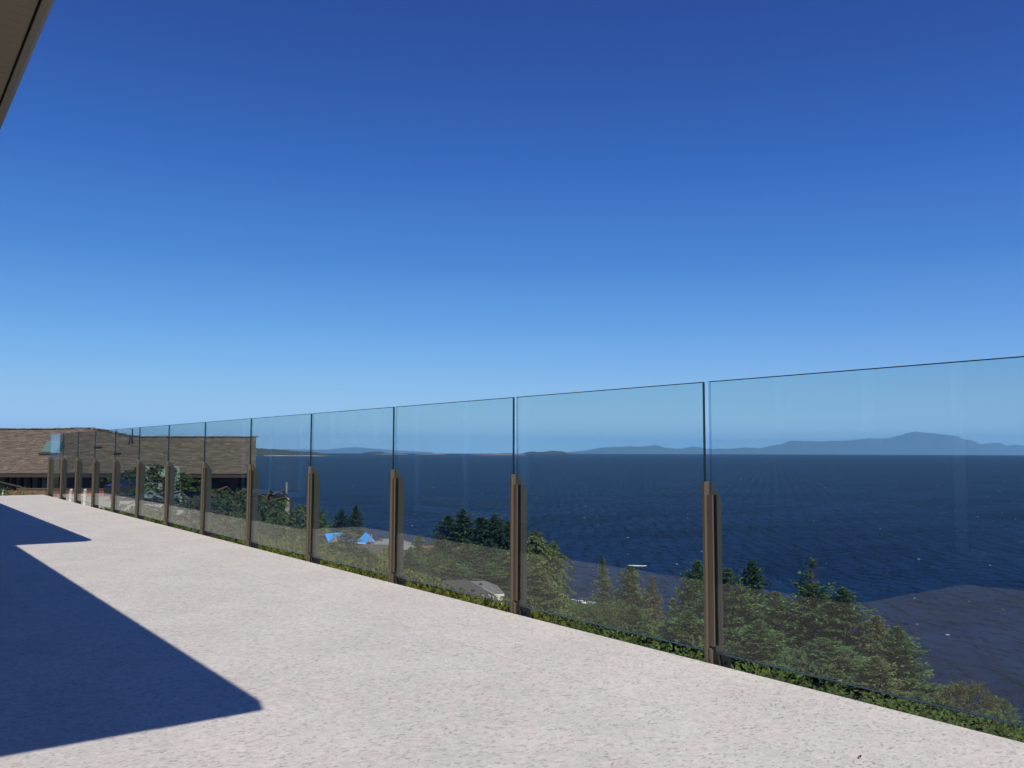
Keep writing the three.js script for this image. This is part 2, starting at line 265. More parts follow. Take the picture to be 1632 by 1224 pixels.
// ---------------------------------------------------------------- own house: its eave shows top left, its roof throws the stepped shadow, its wall is mirrored in the glass
{
  const h = thing('house', 'house beside the deck with a boarded tan eave', 'house', [0, 0, 0]);
  const YS = 3.36, aX = .136, bX = .75, uA = -.51, uB = 5.28, uE = 34, wA = -.72, wB = -.12, uW = .35, uJ = 6.0;
  part('wall', [box(-8, wA, -2.8, YS, -uJ, -uW), box(-8, wB, -2.8, YS, -uE + .5, -uJ)], M.stucco, h);
  // soffit: backing, then grooved boards that run out from the wall
  part('soffit_backing', [box(-8, aX - .04, YS + .012, YS + .03, -uB, -uA - .0), box(-8, bX - .04, YS + .012, YS + .03, -uE, -uB)], M.darkwood, h);
  const board = rbox(wB, bX - .074, YS, YS + .0115, -.053, .053, .003);
  for (let u = uB + .06, k = 0; u < uE; u += .1085, k++) { const m = part('soffit_board', board, M.soffit, h); m.position.z = -u; }
  part('soffit_boards', [box(wA, aX - .074, YS, YS + .0115, -uB, -uA)], M.soffit, h);
  part('fascia', [box(aX - .061, aX - .022, YS - .012, YS + .2, -uB - .02, -uA), box(bX - .061, bX - .022, YS - .012, YS + .2, -uE, -uB), box(aX - .06, bX - .022, YS - .012, YS + .2, -uB, -uB + .038), box(-8, aX - .022, YS - .012, YS + .2, -uA - .038, -uA)], M.fascia, h);
  const gs = new THREE.Shape(); gs.moveTo(0, 0); gs.lineTo(.02, 0); gs.quadraticCurveTo(.026, .03, .04, .06); gs.lineTo(.04, .11); gs.lineTo(.036, .11); gs.lineTo(.034, .062); gs.lineTo(.016, .006); gs.lineTo(0, .006); gs.closePath();
  const gut = (len) => new THREE.ExtrudeGeometry(gs, { depth: len, bevelEnabled: false });
  part('gutter_cap', [box(aX - .0215, aX + .0185, YS - .006, YS + .104, -uA, -uA + .004), box(bX - .0215, bX + .0185, YS - .006, YS + .104, -uB, -uB + .004)], M.gutter, h);
  part('gutter', [gut(uB - uA).translate(aX - .0215, YS - .006, -uB), gut(uE - uB).translate(bX - .0215, YS - .006, -uE)], M.gutter, h);
  // low hipped roof above the soffit
  const roofPos = []; const quad = (a, b, c, d) => { for (const q of [a, b, c, a, c, d]) roofPos.push(...q); };
  const R = (x, y, u) => [x, y, -u], yt = YS + .16, rid = YS + 1.55;
  quad(R(aX - .02, yt, uA), R(aX - .02, yt, uB), R(-4, rid, uB + 4), R(-4, rid, uA + 4));
  quad(R(bX - .02, yt, uB), R(bX - .02, yt, uE), R(-4, rid + .2, uE - 4.5), R(-4, rid + .2, uB + 4));
  quad(R(-8.5, yt, uA), R(aX - .02, yt, uA), R(-4, rid, uA + 4), R(-4.01, rid, uA + 4));
  quad(R(bX - .02, yt, uE), R(-8.5, yt, uE), R(-4, rid + .2, uE - 4.5), R(-4.01, rid + .2, uE - 4.5));
  quad(R(-8.5, yt, uE), R(-8.5, yt, uA), R(-4, rid, uA + 4), R(-4, rid + .2, uE - 4.5));
  quad(R(aX - .02, yt, uB), R(bX - .02, yt, uB), R(-4, rid + .2, uB + 4), R(-4.01, rid, uB + 4));
  part('roof', tris(roofPos), std(.2, .19, .18, .9), h);
  part('roof_deck', [box(-8.5, aX - .063, YS + .1, YS + .15, -uB, -uA), box(-8.5, bX - .063, YS + .1, YS + .15, -uE, -uB)], M.darkwood, h);
  // windows and doors facing the deck
  for (const [x, u0, u1, y0, y1] of [[wA, 1.2, 3.0, .08, 2.15], [wA, 3.6, 5.2, .9, 2.15], [wB, 7.0, 9.2, .08, 2.15], [wB, 10.2, 11.6, .9, 2.15], [wB, 12.6, 15.2, .08, 2.15]]) {
    const f = part('window', [box(x, x + .05, y0, y0 + .07, -u1, -u0), box(x, x + .05, y1 - .07, y1, -u1, -u0), box(x, x + .05, y0 + .07, y1 - .07, -u1, -u1 + .07), box(x, x + .05, y0 + .07, y1 - .07, -u0 - .07, -u0), box(x, x + .045, y0 + .07, y1 - .07, -(u0 + u1) / 2 - .04, -(u0 + u1) / 2 + .04)], M.white, h);
    part('pane', box(x + .004, x + .02, y0 + .07, y1 - .07, -u1 + .07, -u0 - .07), M.windowGlass, f);
  }
}

// ---------------------------------------------------------------- foliage builders
const UPV = new THREE.Vector3(0, 1, 0);
function leafTri(P, C, p, dir, side, len, wid, c) {                     // a slim spray: two triangles folded along the middle
  const t = p.clone().addScaledVector(dir, len), m = p.clone().addScaledVector(dir, len * .45), n = new THREE.Vector3().crossVectors(dir, side).normalize();
  const a = m.clone().addScaledVector(side, wid).addScaledVector(n, -wid * .4), b = m.clone().addScaledVector(side, -wid).addScaledVector(n, -wid * .4);
  P.push(p.x, p.y, p.z, a.x, a.y, a.z, t.x, t.y, t.z, p.x, p.y, p.z, t.x, t.y, t.z, b.x, b.y, b.z);
  for (let k = 0; k < 6; k++) C.push(c[0], c[1], c[2]);
}
const jit = (r, k) => new THREE.Vector3((r() - .5) * k, (r() - .5) * k, (r() - .5) * k);
function conifer(o, seed) {                                            // unit: metres; trunk at the origin
  const r = rng(seed), P = [], C = [], limbs = [], { H, R, low = .06, n = 130, droop = .25, tip = .25, shape = 1, dense = 1, hue = [.06, .098, .038], lean = 0, ragged = .3, leaf = .31, bare = 0 } = o;
  const trunkAt = (t) => new THREE.Vector3(lean * t * t * H + Math.sin(t * 5 + seed) * .012 * H, t * H, Math.cos(t * 4 + seed) * .01 * H);
  limbs.push(tube([0, .2, .4, .6, .8, .93, 1].map(trunkAt), H * .017, H * .0025, 7));
  for (let k = 0; k < n; k++) {
    const t = low + (1 - low) * Math.pow((k + r()) / n, .86), prof = Math.pow(1 - t, shape) * (.86 + .14 * Math.sin(t * 17 + seed)) + .012, az = k * 2.39996 + (r() - .5) * .9;
    const L = R * prof * (1 - ragged + ragged * 1.9 * r()) + .05, org = trunkAt(t), rise = mix(-.02, .55, Math.pow(t, 2)) - droop * .35 + (r() - .5) * .22;
    const out = new THREE.Vector3(Math.cos(az), 0, Math.sin(az)), pts = [], m = Math.max(3, Math.ceil(L / .42));
    for (let s = 0; s <= m; s++) { const q = s / m; pts.push(org.clone().addScaledVector(out, L * q).add(new THREE.Vector3(0, L * (rise * q - droop * q * q + tip * q * q * q), 0)).add(jit(r, .05 * L * q))); }
    limbs.push(tube(pts, .012 + L * .011, .005, 3));
    if (t > 1 - bare && r() < .72) continue;                           // a dead, bare top
    const tone = .72 + .55 * r(), warm = (r() - .5) * .018;
    for (let s = 0; s <= m; s++) {
      const q = s / m; if (q < .16 && L > 1) continue;
      const p = pts[s], along = pts[Math.min(m, s + 1)].clone().sub(pts[Math.max(0, s - 1)]).normalize(), sideDir = new THREE.Vector3().crossVectors(along, UPV).normalize();
      const small = .45 + .55 * clamp(L / 1.1), w = L * .40 * (1.1 - q * .75) + .05 + .11 * clamp(L), tw = Math.round((3.3 + (s === m ? 1.5 : 0)) * dense + r());
      for (let j = 0; j < tw; j++) {
        const sg = s === m && j === 0 ? 0 : (j % 2 ? 1 : -1), td = along.clone().multiplyScalar(.55 + .5 * r()).addScaledVector(sideDir, sg * (.5 + .6 * r())).add(new THREE.Vector3(0, -droop * .35 + (r() - .4) * .35, 0)).normalize();
        const tl = w * (.55 + .6 * r()), ls = Math.max(2, Math.round(tl / (leaf * .42)));
        for (let i = 0; i < ls; i++) {
          const base = p.clone().addScaledVector(td, tl * (i + .3 * r()) / ls).add(jit(r, leaf * .35)), up = .75 + .7 * r();
          const ld = td.clone().add(jit(r, 1.25)).add(new THREE.Vector3(0, -droop * .3, 0)).normalize(), sd = new THREE.Vector3().crossVectors(ld, UPV).add(jit(r, .9)).normalize();
          const b = tone * up * (i === ls - 1 ? 1.08 : .76);
          leafTri(P, C, base, ld, sd, small * leaf * (.6 + .7 * r()), small * leaf * (.17 + .12 * r()), [(hue[0] + warm) * b, hue[1] * b, (hue[2] - warm * .3) * b]);
        }
      }
    }
  }
  for (let i = 0; i < 40; i++) { const t = 1 - .07 * Math.pow(i / 40, 1.2), ld = jit(r, 1.1).add(new THREE.Vector3(0, .9, 0)).normalize(), sd = new THREE.Vector3().crossVectors(ld, jit(r, 2)).normalize(), b = .8 + .5 * r(); leafTri(P, C, trunkAt(t), ld, sd, leaf * (.45 + .5 * r()), leaf * .1, [hue[0] * b, hue[1] * b, hue[2] * b]); }
  return { crown: tris(P, C), trunk: merge(limbs), H };
}
function broadleaf(o, seed) {                                          // rounded shrub or tree of leaf clumps
  const r = rng(seed), P = [], C = [], limbs = [], { H, R, clumps = 26, leaves = 170, leaf = .16, hue = [.085, .13, .03], low = .15, tall = 1 } = o;
  limbs.push(tube([new THREE.Vector3(), new THREE.Vector3(.05, H * .3, .03), new THREE.Vector3(-.03, H * .62, 0)], H * .022, H * .008, 6));
  for (let k = 0; k < clumps; k++) {
    const a = k * 2.39996, v = (k + .5) / clumps, ph = Math.acos(1 - 2 * v), rr = .55 + .5 * r();
    const c = new THREE.Vector3(Math.sin(ph) * Math.cos(a) * R * rr, H * (low + (1 - low) * (.5 + .47 * Math.cos(ph) * rr * tall)), Math.sin(ph) * Math.sin(a) * R * rr), cr = R * (.22 + .2 * r()), tone = .75 + .5 * r();
    limbs.push(tube([new THREE.Vector3(0, H * .3, 0), c.clone().multiplyScalar(.6).setY(mix(H * .3, c.y, .7)), c], .03 + H * .004, .008, 4));
    for (let i = 0; i < leaves; i++) {
      const d = jit(r, 2).normalize(), p = c.clone().addScaledVector(d, cr * Math.pow(r(), .4)), ld = d.clone().add(jit(r, 1.4)).normalize(), sd = new THREE.Vector3().crossVectors(ld, UPV).add(jit(r, .5)).normalize(), b = tone * (.75 + .5 * r());
      leafTri(P, C, p, ld, sd, leaf * (.6 + .7 * r()), leaf * .3, [hue[0] * b, hue[1] * b, hue[2] * b]);
    }
  }
  return { crown: tris(P, C), trunk: merge(limbs), H };
}
function candlePine(o, seed) {                                         // shore pine: upright tufts on every shoot
  const r = rng(seed), P = [], C = [], limbs = [], { H, R, n = 150, hue = [.12, .13, .055] } = o;
  limbs.push(tube([0, .3, .6, .95].map((t) => new THREE.Vector3(Math.sin(t * 4) * .04 * H, t * H, 0)), H * .025, .012, 6));
  for (let k = 0; k < n; k++) {
    const t = .08 + .92 * Math.pow((k + r()) / n, .9), az = k * 2.39996 + r(), prof = R * Math.pow(1 - t, .62) * (.5 + .5 * Math.sqrt(r())) + .1;
    const s0 = new THREE.Vector3(0, H * (t * .82), 0), e = new THREE.Vector3(Math.cos(az) * prof, H * (t * .9 + .03) + (r() - .5) * .2, Math.sin(az) * prof);
    limbs.push(tube([s0, s0.clone().lerp(e, .6).add(new THREE.Vector3(0, -.06, 0)), e], .014, .006, 3));
    const tone = .75 + .5 * r();
    for (let c = 0; c < 4; c++) {
      const b0 = e.clone().lerp(s0, r() * .35).add(jit(r, .22)), ax = new THREE.Vector3((r() - .5) * .5 + Math.cos(az) * .25, 1, (r() - .5) * .5 + Math.sin(az) * .25).normalize(), len = .2 + .22 * r();
      for (let i = 0; i < 17; i++) { const q = r(), p = b0.clone().addScaledVector(ax, len * q), ld = ax.clone().multiplyScalar(.8).add(jit(r, 1.5)).normalize(), sd = new THREE.Vector3().crossVectors(ld, jit(r, 2)).normalize(), b = tone * (.7 + .6 * r()); leafTri(P, C, p, ld, sd, .12 + .08 * r(), .013, [hue[0] * b, hue[1] * b, hue[2] * b]); }
    }
  }
  return { crown: tris(P, C), trunk: merge(limbs), H };
}
function gardenPine(o, seed) {                                         // crooked trunk, flat pads of needles at the ends of arching limbs
  const r = rng(seed), P = [], C = [], limbs = [], { H, R, pads = 16, hue = [.075, .125, .04], droop = .3, leaf = .085 } = o;
  const tp = (t) => new THREE.Vector3(Math.sin(t * 6 + seed) * .09 * H, t * H * .95, Math.cos(t * 5 + seed) * .08 * H);
  limbs.push(tube([0, .2, .4, .6, .8, 1].map(tp), H * .032, H * .008, 7));
  for (let k = 0; k < pads; k++) {
    const t = .25 + .75 * (k + .5) / pads, az = k * 2.39996 + r() * .7, L = R * (1.05 - t * .75) * (.55 + .55 * r()), org = tp(t), out = new THREE.Vector3(Math.cos(az), 0, Math.sin(az)), e = org.clone().addScaledVector(out, L).add(new THREE.Vector3(0, -droop * L * .5 + .04, 0));
    limbs.push(tube([org, org.clone().addScaledVector(out, L * .5).add(new THREE.Vector3(0, .14 * L, 0)), e], .02 + .008 * H, .008, 5));
    const pr = .22 + R * .26 * (.7 + .6 * r()), tone = .75 + .5 * r();
    for (let c = 0; c < 46; c++) {
      const a = r() * 6.2832, q = Math.sqrt(r()) * pr, b0 = e.clone().add(new THREE.Vector3(Math.cos(a) * q, (1 - q / pr) * .1 - droop * q * .45 + (r() - .5) * .06, Math.sin(a) * q)).addScaledVector(out, -pr * .25), od = new THREE.Vector3(Math.cos(a), .35 - droop * .8, Math.sin(a)).normalize();
      for (let i = 0; i < 9; i++) { const ld = od.clone().add(jit(r, 1.5)).normalize(), sd = new THREE.Vector3().crossVectors(ld, jit(r, 2)).normalize(), b = tone * (.65 + .7 * r()); leafTri(P, C, b0.clone().addScaledVector(ld, .01), ld, sd, leaf * (.7 + .7 * r()), leaf * .16, [hue[0] * b, hue[1] * b, hue[2] * b]); }
    }
  }
  return { crown: tris(P, C), trunk: merge(limbs), H };
}
const proto = {
  broad: conifer({ H: 12, R: 4.3, n: 190, droop: .2, tip: .3, shape: .86, dense: 1.25, ragged: .36, hue: [.094, .170, .055] }, 1),
  broadB: conifer({ H: 12, R: 4.6, n: 185, droop: .3, tip: .3, shape: .78, dense: 1.2, ragged: .45, lean: .02, hue: [.086, .155, .058] }, 2),
  snag: conifer({ H: 12, R: 4.4, n: 185, droop: .2, tip: .25, shape: .84, dense: 1.25, ragged: .42, bare: .17, hue: [.088, .163, .055] }, 3),
  slender: conifer({ H: 12, R: 2.5, n: 160, droop: .28, tip: .3, shape: .9, dense: 1, ragged: .34, hue: [.14, .185, .06] }, 4),
  olive: conifer({ H: 11, R: 3.5, n: 185, droop: .15, tip: .2, shape: .72, dense: 1.25, ragged: .3, hue: [.145, .185, .068] }, 5),
  cedar: conifer({ H: 11, R: 4.6, n: 125, droop: .7, tip: .15, shape: .5, dense: 1.45, ragged: .45, leaf: .34, hue: [.125, .172, .06], lean: .04 }, 6),
  dark: conifer({ H: 13, R: 3.6, n: 165, droop: .3, tip: .3, shape: .72, dense: 1.3, ragged: .45, leaf: .40, hue: [.05, .105, .042] }, 7),
  darkB: conifer({ H: 13, R: 4, n: 160, droop: .25, tip: .3, shape: .68, dense: 1.3, ragged: .55, leaf: .40, hue: [.047, .098, .04], lean: -.02 }, 8),
  brownish: conifer({ H: 10, R: 3.1, n: 160, droop: .25, tip: .2, shape: .75, dense: 1.05, ragged: .4, hue: [.14, .138, .066] }, 9),
  young: conifer({ H: 5, R: 1.6, n: 80, droop: .12, tip: .35, shape: .8, dense: 1, ragged: .4, leaf: .2, hue: [.08, .15, .05] }, 10),
  shrub: broadleaf({ H: 3.2, R: 2.2, leaf: .095, leaves: 330, hue: [.075, .125, .03] }, 12),
  brightTree: broadleaf({ H: 7, R: 3.2, clumps: 34, leaves: 190, leaf: .24, hue: [.085, .135, .034] }, 13),
  goldShrub: broadleaf({ H: 2, R: 1.6, clumps: 16, leaves: 120, leaf: .18, hue: [.25, .27, .03] }, 14),
  candle: candlePine({ H: 4.2, R: 2.1 }, 15),
  pine: gardenPine({ H: 2.6, R: 1.5, pads: 20 }, 16),
  pineB: gardenPine({ H: 2.4, R: 1.7, pads: 17, droop: .45 }, 17),
  weeping: gardenPine({ H: 2.6, R: 1.8, pads: 26, droop: .9, hue: [.09, .145, .04], leaf: .1 }, 18),
};
const TREES = { shrub: leafMat, brightTree: leafMat, goldShrub: leafMat };
function plant(kind, px, py, dist, width, name, label, category, turn, group, base) {   // its top at that photo pixel, dist metres away, standing on the hillside
  const p = proto[kind], top = at(px, py, dist), gy = base ?? groundY(top.x, top.z) - .1, s = Math.max(.3, (top.y - gy) / p.H);
  const t = thing(name, label, category, [top.x, gy, top.z], turn, group);
  part('trunk', p.trunk, kind === 'candle' ? M.barkPale : M.bark, t); part('crown', p.crown, TREES[kind] || needleMat, t);
  t.scale.set(width, s, width); return t;
}
const FIR = 'conifer_tree', TC = 'tree';
// right-hand clump seen through the first and second glass panels
plant('broad', 1112, 896, 74, 1.0, FIR, 'fir whose crown stands just left of the nearest railing post', TC, .3);
plant('broadB', 1160, 908, 69, 1.05, FIR, 'fir rising directly behind the nearest railing post, blunt top', TC, 1.2);
plant('dark', 1196, 895, 72, .8, FIR, 'thin dark spire just right of the nearest railing post', TC, 2.2);
plant('broad', 1238, 945, 62, .95, FIR, 'lower fir filling the dip between the spire and the bare-topped fir', TC, 4.1);
plant('snag', 1297, 893, 63, 1.02, FIR, 'tallest fir in the first panel, with a half bare broken top', TC, 2.6);
plant('broadB', 1350, 938, 61, 1.05, FIR, 'fir shouldering the bare-topped fir on its right side', TC, 3.3);
plant('brownish', 1396, 983, 56, .8, FIR, 'brownish fir right of the tall bare-topped fir', TC, .8);
plant('broad', 1432, 1000, 53, .8, FIR, 'dark green fir at the right end of the clump, branches reaching over water', TC, 5.2);
plant('broadB', 1322, 1020, 48, .95, FIR, 'fir low in the middle of the first panel, in front of the bare-topped fir', TC, 1.9);
plant('olive', 1395, 1062, 43, .62, FIR, 'olive fir at the foot of the right-hand clump', TC, 2.9);
plant('broad', 1210, 990, 54, .9, FIR, 'fir standing in front, right beside the nearest post shoe', TC, .1);
plant('young', 1465, 1105, 36, .9, FIR, 'small fir sprig left of the round shore pine', TC, 1.1);
plant('candle', 1541, 1088, 30, 1.08, 'shore_pine', 'round brownish shore pine with upright shoots, bottom right', TC, .6);
plant('young', 1600, 1118, 34, .8, 'young_conifer', 'thin bright green young conifer in the bottom right corner', TC, .4);
// middle
plant('slender', 960, 888, 112, .95, FIR, 'slender pale fir standing alone against the water', TC, 1.0);
plant('olive', 1005, 903, 92, .92, FIR, 'broad olive fir between the slender fir and the nearest post', TC, 2.0);
plant('brownish', 1040, 918, 95, .62, FIR, 'thin brownish fir touching the broad olive fir', TC, 3.0);
plant('slender', 1072, 955, 80, 1.0, FIR, 'yellowish fir low at the right of the olive fir', TC, 5.0);
plant('broadB', 1010, 965, 74, .6, FIR, 'dark fir low in front of the olive fir', TC, 4.4);
plant('brightTree', 952, 955, 74, 1.0, 'leafy_tree', 'bright green leafy tree below the slender fir', TC, .7);
plant('broad', 1095, 975, 60, .95, FIR, 'fir low down at the left foot of the nearest post', TC, 2.4);
plant('cedar', 852, 846, 80, .92, 'cedar_tree', 'drooping cedar beside the second post, dark pointed top', TC, .5);
plant('cedar', 880, 862, 82, .72, 'cedar_tree', 'drooping cedar with one long branch reaching over the surf', TC, 4.0);
plant('olive', 858, 905, 70, .85, 'cedar_tree', 'pale feathery cedar low beside the second post', TC, 1.5);
// big dark clump behind the third panel
const clump = [['dark', 716, 822, 152], ['dark', 737, 812, 149], ['darkB', 766, 826, 147], ['dark', 790, 820, 146], ['darkB', 812, 832, 148], ['darkB', 700, 858, 125], ['broad', 745, 862, 118], ['darkB', 782, 862, 118], ['broadB', 765, 890, 104], ['broadB', 812, 880, 108], ['broad', 722, 895, 100]];
const clumpLabel = ['left edge spire of the dark clump in the third panel', 'tallest spire of the dark clump in the third panel', 'ragged dark fir in the middle of the clump', 'sharp spire right of the ragged dark fir', 'dark fir half hidden by the second railing post', 'dark fir at the left front of the clump', 'green fir in front of the tallest spire', 'green fir in front of the sharp spire', 'lowest fir in the middle front of the clump', 'fir at the right front, beside the second post', 'fir above the dark grey hip roof'];
clump.forEach(([k, x, y, d], i) => plant(k, x, y, d, i < 5 ? 1.4 : 1.2, FIR, clumpLabel[i], TC, i * 1.7));
plant('olive', 668, 853, 132, .8, FIR, 'pale narrow fir just right of the third post', TC, 2.2);
plant('brightTree', 690, 878, 104, .95, 'leafy_tree', 'bright leafy tree above the dark grey hip roof', TC, 1.4);
plant('slender', 655, 872, 112, 1.0, FIR, 'yellowish fir close beside the third post', TC, 3.4);
plant('broadB', 652, 905, 80, .62, FIR, 'fir at the foot of the third post', TC, 1.4);
// left of the third post
plant('darkB', 544, 813, 172, .95, FIR, 'broad dark cone rising above the blue tarpaulins', TC, 1.0);
plant('dark', 567, 806, 170, .8, FIR, 'thin dark top beside the broad dark cone', TC, 2.0);
plant('olive', 553, 846, 104, 1.15, FIR, 'large pale feathery conifer between the two blue tarpaulins', TC, .4);
plant('broadB', 505, 800, 158, 1.0, FIR, 'dark fir hiding behind the fourth railing post', TC, 3.1);
plant('olive', 512, 842, 118, .8, FIR, 'yellow green conifer left of the blue tarpaulin roof', TC, 4.2);
plant('olive', 530, 878, 84, .8, FIR, 'pale conifer below the left blue tarpaulin', TC, 5.2);
plant('broadB', 584, 893, 72, .66, FIR, 'feathery conifer left of the brown roof', TC, 2.5);
plant('broad', 622, 868, 100, .62, FIR, 'fir directly behind the third railing post', TC, .9);
// garden pines near the neighbouring house
plant('pine', 246, 737, 24, 1.25, 'garden_pine', 'tall cloud-pruned pine in front of the pale van', TC, .5, null, -1.9);
plant('pineB', 362, 768, 17.5, .95, 'garden_pine', 'twisted pine with two flat crowns before the dark window', TC, 1.2, null, -2.2);
plant('pineB', 388, 771, 17, .7, 'garden_pine', 'thin pine beside the orange corner post', TC, 4.0, null, -2.2);
plant('pine', 316, 790, 16, 1.05, 'garden_pine', 'low spreading pine left of the twisted pine', TC, 3.0, null, -2.2);
plant('weeping', 428, 772, 19, 1.0, 'garden_cedar', 'weeping bright green cedar in front of the dark glass screen', TC, 2.0, null, -2.2);
plant('weeping', 484, 815, 23, .62, 'garden_cedar', 'weeping cedar just left of the fourth post', TC, .7, null, -2.4);
plant('pineB', 300, 812, 13.5, .8, 'garden_pine', 'low dark pine above the hedge, left of the sixth post', TC, 5.0, null, -2.4);
plant('pine', 372, 815, 12.5, .85, 'garden_pine', 'low dark pine above the hedge, beside the fifth post', TC, 2.0, null, -2.4);
plant('goldShrub', 611, 884, 90, 1.0, 'golden_shrub', 'yellow shrub beside the brown roof', 'shrub', 1.0, null);

// clipped hedge and shrubs under the railing
{
  const r = rng(515), P = [], C = [], stems = [];
  for (let k = 0; k < 52000; k++) {
    const u = 5.6 + 12.6 * r(), a = r(), top = -.36 + .22 * (fbm(N2, u * 1.4, 3.3) - .5) - .012 * Math.max(0, 9 - u) * 2, bulge = .25 * fbm(N1, u * 1.1, 9.2);
    let x, y; if (a < .62) { x = 3.25 + 1.5 * r(); y = top - .1 * r() - .3 * Math.pow(Math.abs(x - 4) / .9, 3) - .22 * (fbm(N1, x * 3, u * 3) - .35); } else { x = 3.2 - bulge + .25 * r(); y = mix(-1.9, top - .1, Math.pow(r(), .7)); }
    const ld = jit(r, 2).add(new THREE.Vector3(-.2, .7, .2)).normalize(), sd = new THREE.Vector3().crossVectors(ld, jit(r, 2)).normalize(), pt = fbm(N2, u * .9 + 4, x * .9, 3), b = .65 + .7 * r();
    leafTri(P, C, new THREE.Vector3(x, y, -u), ld, sd, .05 * (.7 + .6 * r()), .014, [mix(.07, .15, pt) * b, mix(.115, .165, pt) * b, .022 * b]);
  }
  for (let k = 0; k < 60; k++) { const u = 5.8 + 12.2 * r(), x = 3.4 + 1.1 * r(); stems.push(tube([new THREE.Vector3(x, -3, -u), new THREE.Vector3(x + (r() - .5) * .4, -1.6, -u + (r() - .5) * .4), new THREE.Vector3(x + (r() - .5) * .7, -.55, -u + (r() - .5) * .6)], .02, .007, 4)); }
  const h = thing('hedge', 'long yellow green hedge growing just below the deck edge', 'hedge', [4, -2.9, -11.8]);
  const f = part('foliage', tris(P, C), leafMat, h), s = part('stem', stems, M.bark, h); for (const m of [f, s]) m.position.set(-4, 2.9, 11.8);
}
// undergrowth over the slope
{
  const r = rng(616), mk = (seed, leaf, hue) => { const q = rng(seed), P = [], C = []; for (let k = 0; k < 420; k++) { const d = jit(q, 2).normalize(); d.y = Math.abs(d.y); const p = d.clone().multiplyScalar(.5 * Math.pow(q(), .35)), ld = d.clone().add(jit(q, 1.5)).normalize(), sd = new THREE.Vector3().crossVectors(ld, UPV).add(jit(q, .6)).normalize(), b = .6 + .8 * q(); leafTri(P, C, p, ld, sd, leaf * (.6 + .8 * q()), leaf * .28, [hue[0] * b, hue[1] * b, hue[2] * b]); } return tris(P, C); };
  const kinds = [mk(1, .075, [.07, .12, .024]), mk(2, .065, [.045, .085, .022]), mk(3, .08, [.10, .135, .022])], m4 = new THREE.Matrix4(), qn = new THREE.Quaternion(), col = new THREE.Color();
  const spots = [[], [], []];
  for (let k = 0; k < 9000; k++) {
    const near = k < 2600, u = near ? -3 + 24 * r() : -20 + 340 * r(), x = near ? 3.4 + 22 * r() * r() : 4 + (shoreX(u) * .93 - 4) * Math.pow(r(), .8); if (x > shoreX(u) * .95 || (u > 5 && u < 18.5 && x < 4.9)) continue;
    const s = near ? .55 + 1.4 * r() : 1.2 + 2.4 * r(); spots[k % 3].push([x, groundY(x, -u) - .1, -u, s, s * (.7 + .6 * r()), r() * 6.28]);
  }
  spots.forEach((list, k) => {
    const im = new THREE.InstancedMesh(kinds[k], leafMat, list.length); im.name = ['undergrowth', 'low_bushes', 'brush'][k];
    list.forEach(([x, y, z, s, sy, a], i) => { im.setMatrixAt(i, m4.compose(new THREE.Vector3(x, y, z), qn.setFromAxisAngle(UPV, a), new THREE.Vector3(s, sy, s))); });
    shade(im); tag(im, ['mid green undergrowth covering the slope below the deck', 'dark low bushes covering the slope below the deck', 'yellowish brush covering the slope below the deck'][k], 'undergrowth', null, 'stuff'); scene.add(im);
  });
}
// shrubs one can tell apart below the near panels
[[1040, 1046, 13, 1.0, 'leafy shrub under the second panel, near the post shoe'], [960, 1016, 15, .9, 'yellowish leafy shrub under the second panel near the centre'], [880, 990, 17, .9, 'leafy shrub beside the second post shoe'], [1190, 1088, 12, .8, 'dark shrub beside the nearest post shoe'], [1290, 1112, 13, 1.0, 'dark shrub under the first panel'], [1390, 1136, 14, 1.1, 'shrub under the first panel, left of the shore pine'], [1480, 1150, 17, 1.0, 'dense shrub under the round shore pine'], [1575, 1170, 16, 1.1, 'green shrub at the bottom right corner']].forEach(([x, y, d, w, l], i) => plant('shrub', x, y, d, w, 'leafy_shrub', l, 'shrub', i * 1.3));

// ---------------------------------------------------------------- shore rocks and surf
{
  const r = rng(717);
  const rockG = (() => { const g = new THREE.IcosahedronGeometry(1, 3), p = g.attributes.position; for (let i = 0; i < p.count; i++) { const v = new THREE.Vector3().fromBufferAttribute(p, i), k = .7 + .6 * fbm(N1, v.x * 1.7 + v.z + 5, v.y * 1.7 - v.z + 8, 3); p.setXYZ(i, v.x * k, v.y * k * .6, v.z * k); } g.computeVertexNormals(); return g; })();
  [[898, 968, 5], [906, 972, 4], [890, 972, 6], [920, 980, 4], [870, 975, 6]].forEach(([x, y, s], i) => { const d = ray(x, y), k = (SEA - EYE) / d.y, p = d.multiplyScalar(k).add(camera.position), m = shade(new THREE.Mesh(rockG, M.rock)); m.name = numbered('shore_rock'); m.position.copy(p); m.scale.set(s, s * .5, s); m.rotation.y = i; tag(m, ['dark shore rock at the surf, highest one', 'dark shore rock right of the highest rock', 'dark shore rock left of the highest rock', 'low rock lapped by foam at the right', 'broad dark rock nearest the second post'][i], 'rock', 'rocks on the shore'); scene.add(m); });
  const list = [];
  const streak = (x0, y0, x1, y1, n, w) => { for (let k = 0; k < n; k++) { const t = r(), d = ray(mix(x0, x1, t), mix(y0, y1, t) + (r() - .5) * w), p = d.multiplyScalar((SEA - EYE) / d.y).add(camera.position), g = new THREE.IcosahedronGeometry(.4 + .7 * r(), 1)  .scale(1.8, .16, .8); list.push(g.rotateY(r() * .8 - .7).translate(p.x, SEA + .05, p.z)); } };
  streak(888, 956.5, 945, 961.5, 130, 1.2); streak(905, 958, 930, 971, 60, 3); streak(915, 966, 942, 972, 50, 6); streak(1006, 901.6, 1028, 902.2, 7, .2);
  const f = part('surf', list, M.foam, scene); tag(f, 'white surf breaking along the shore rocks', 'surf', null, 'stuff');
}

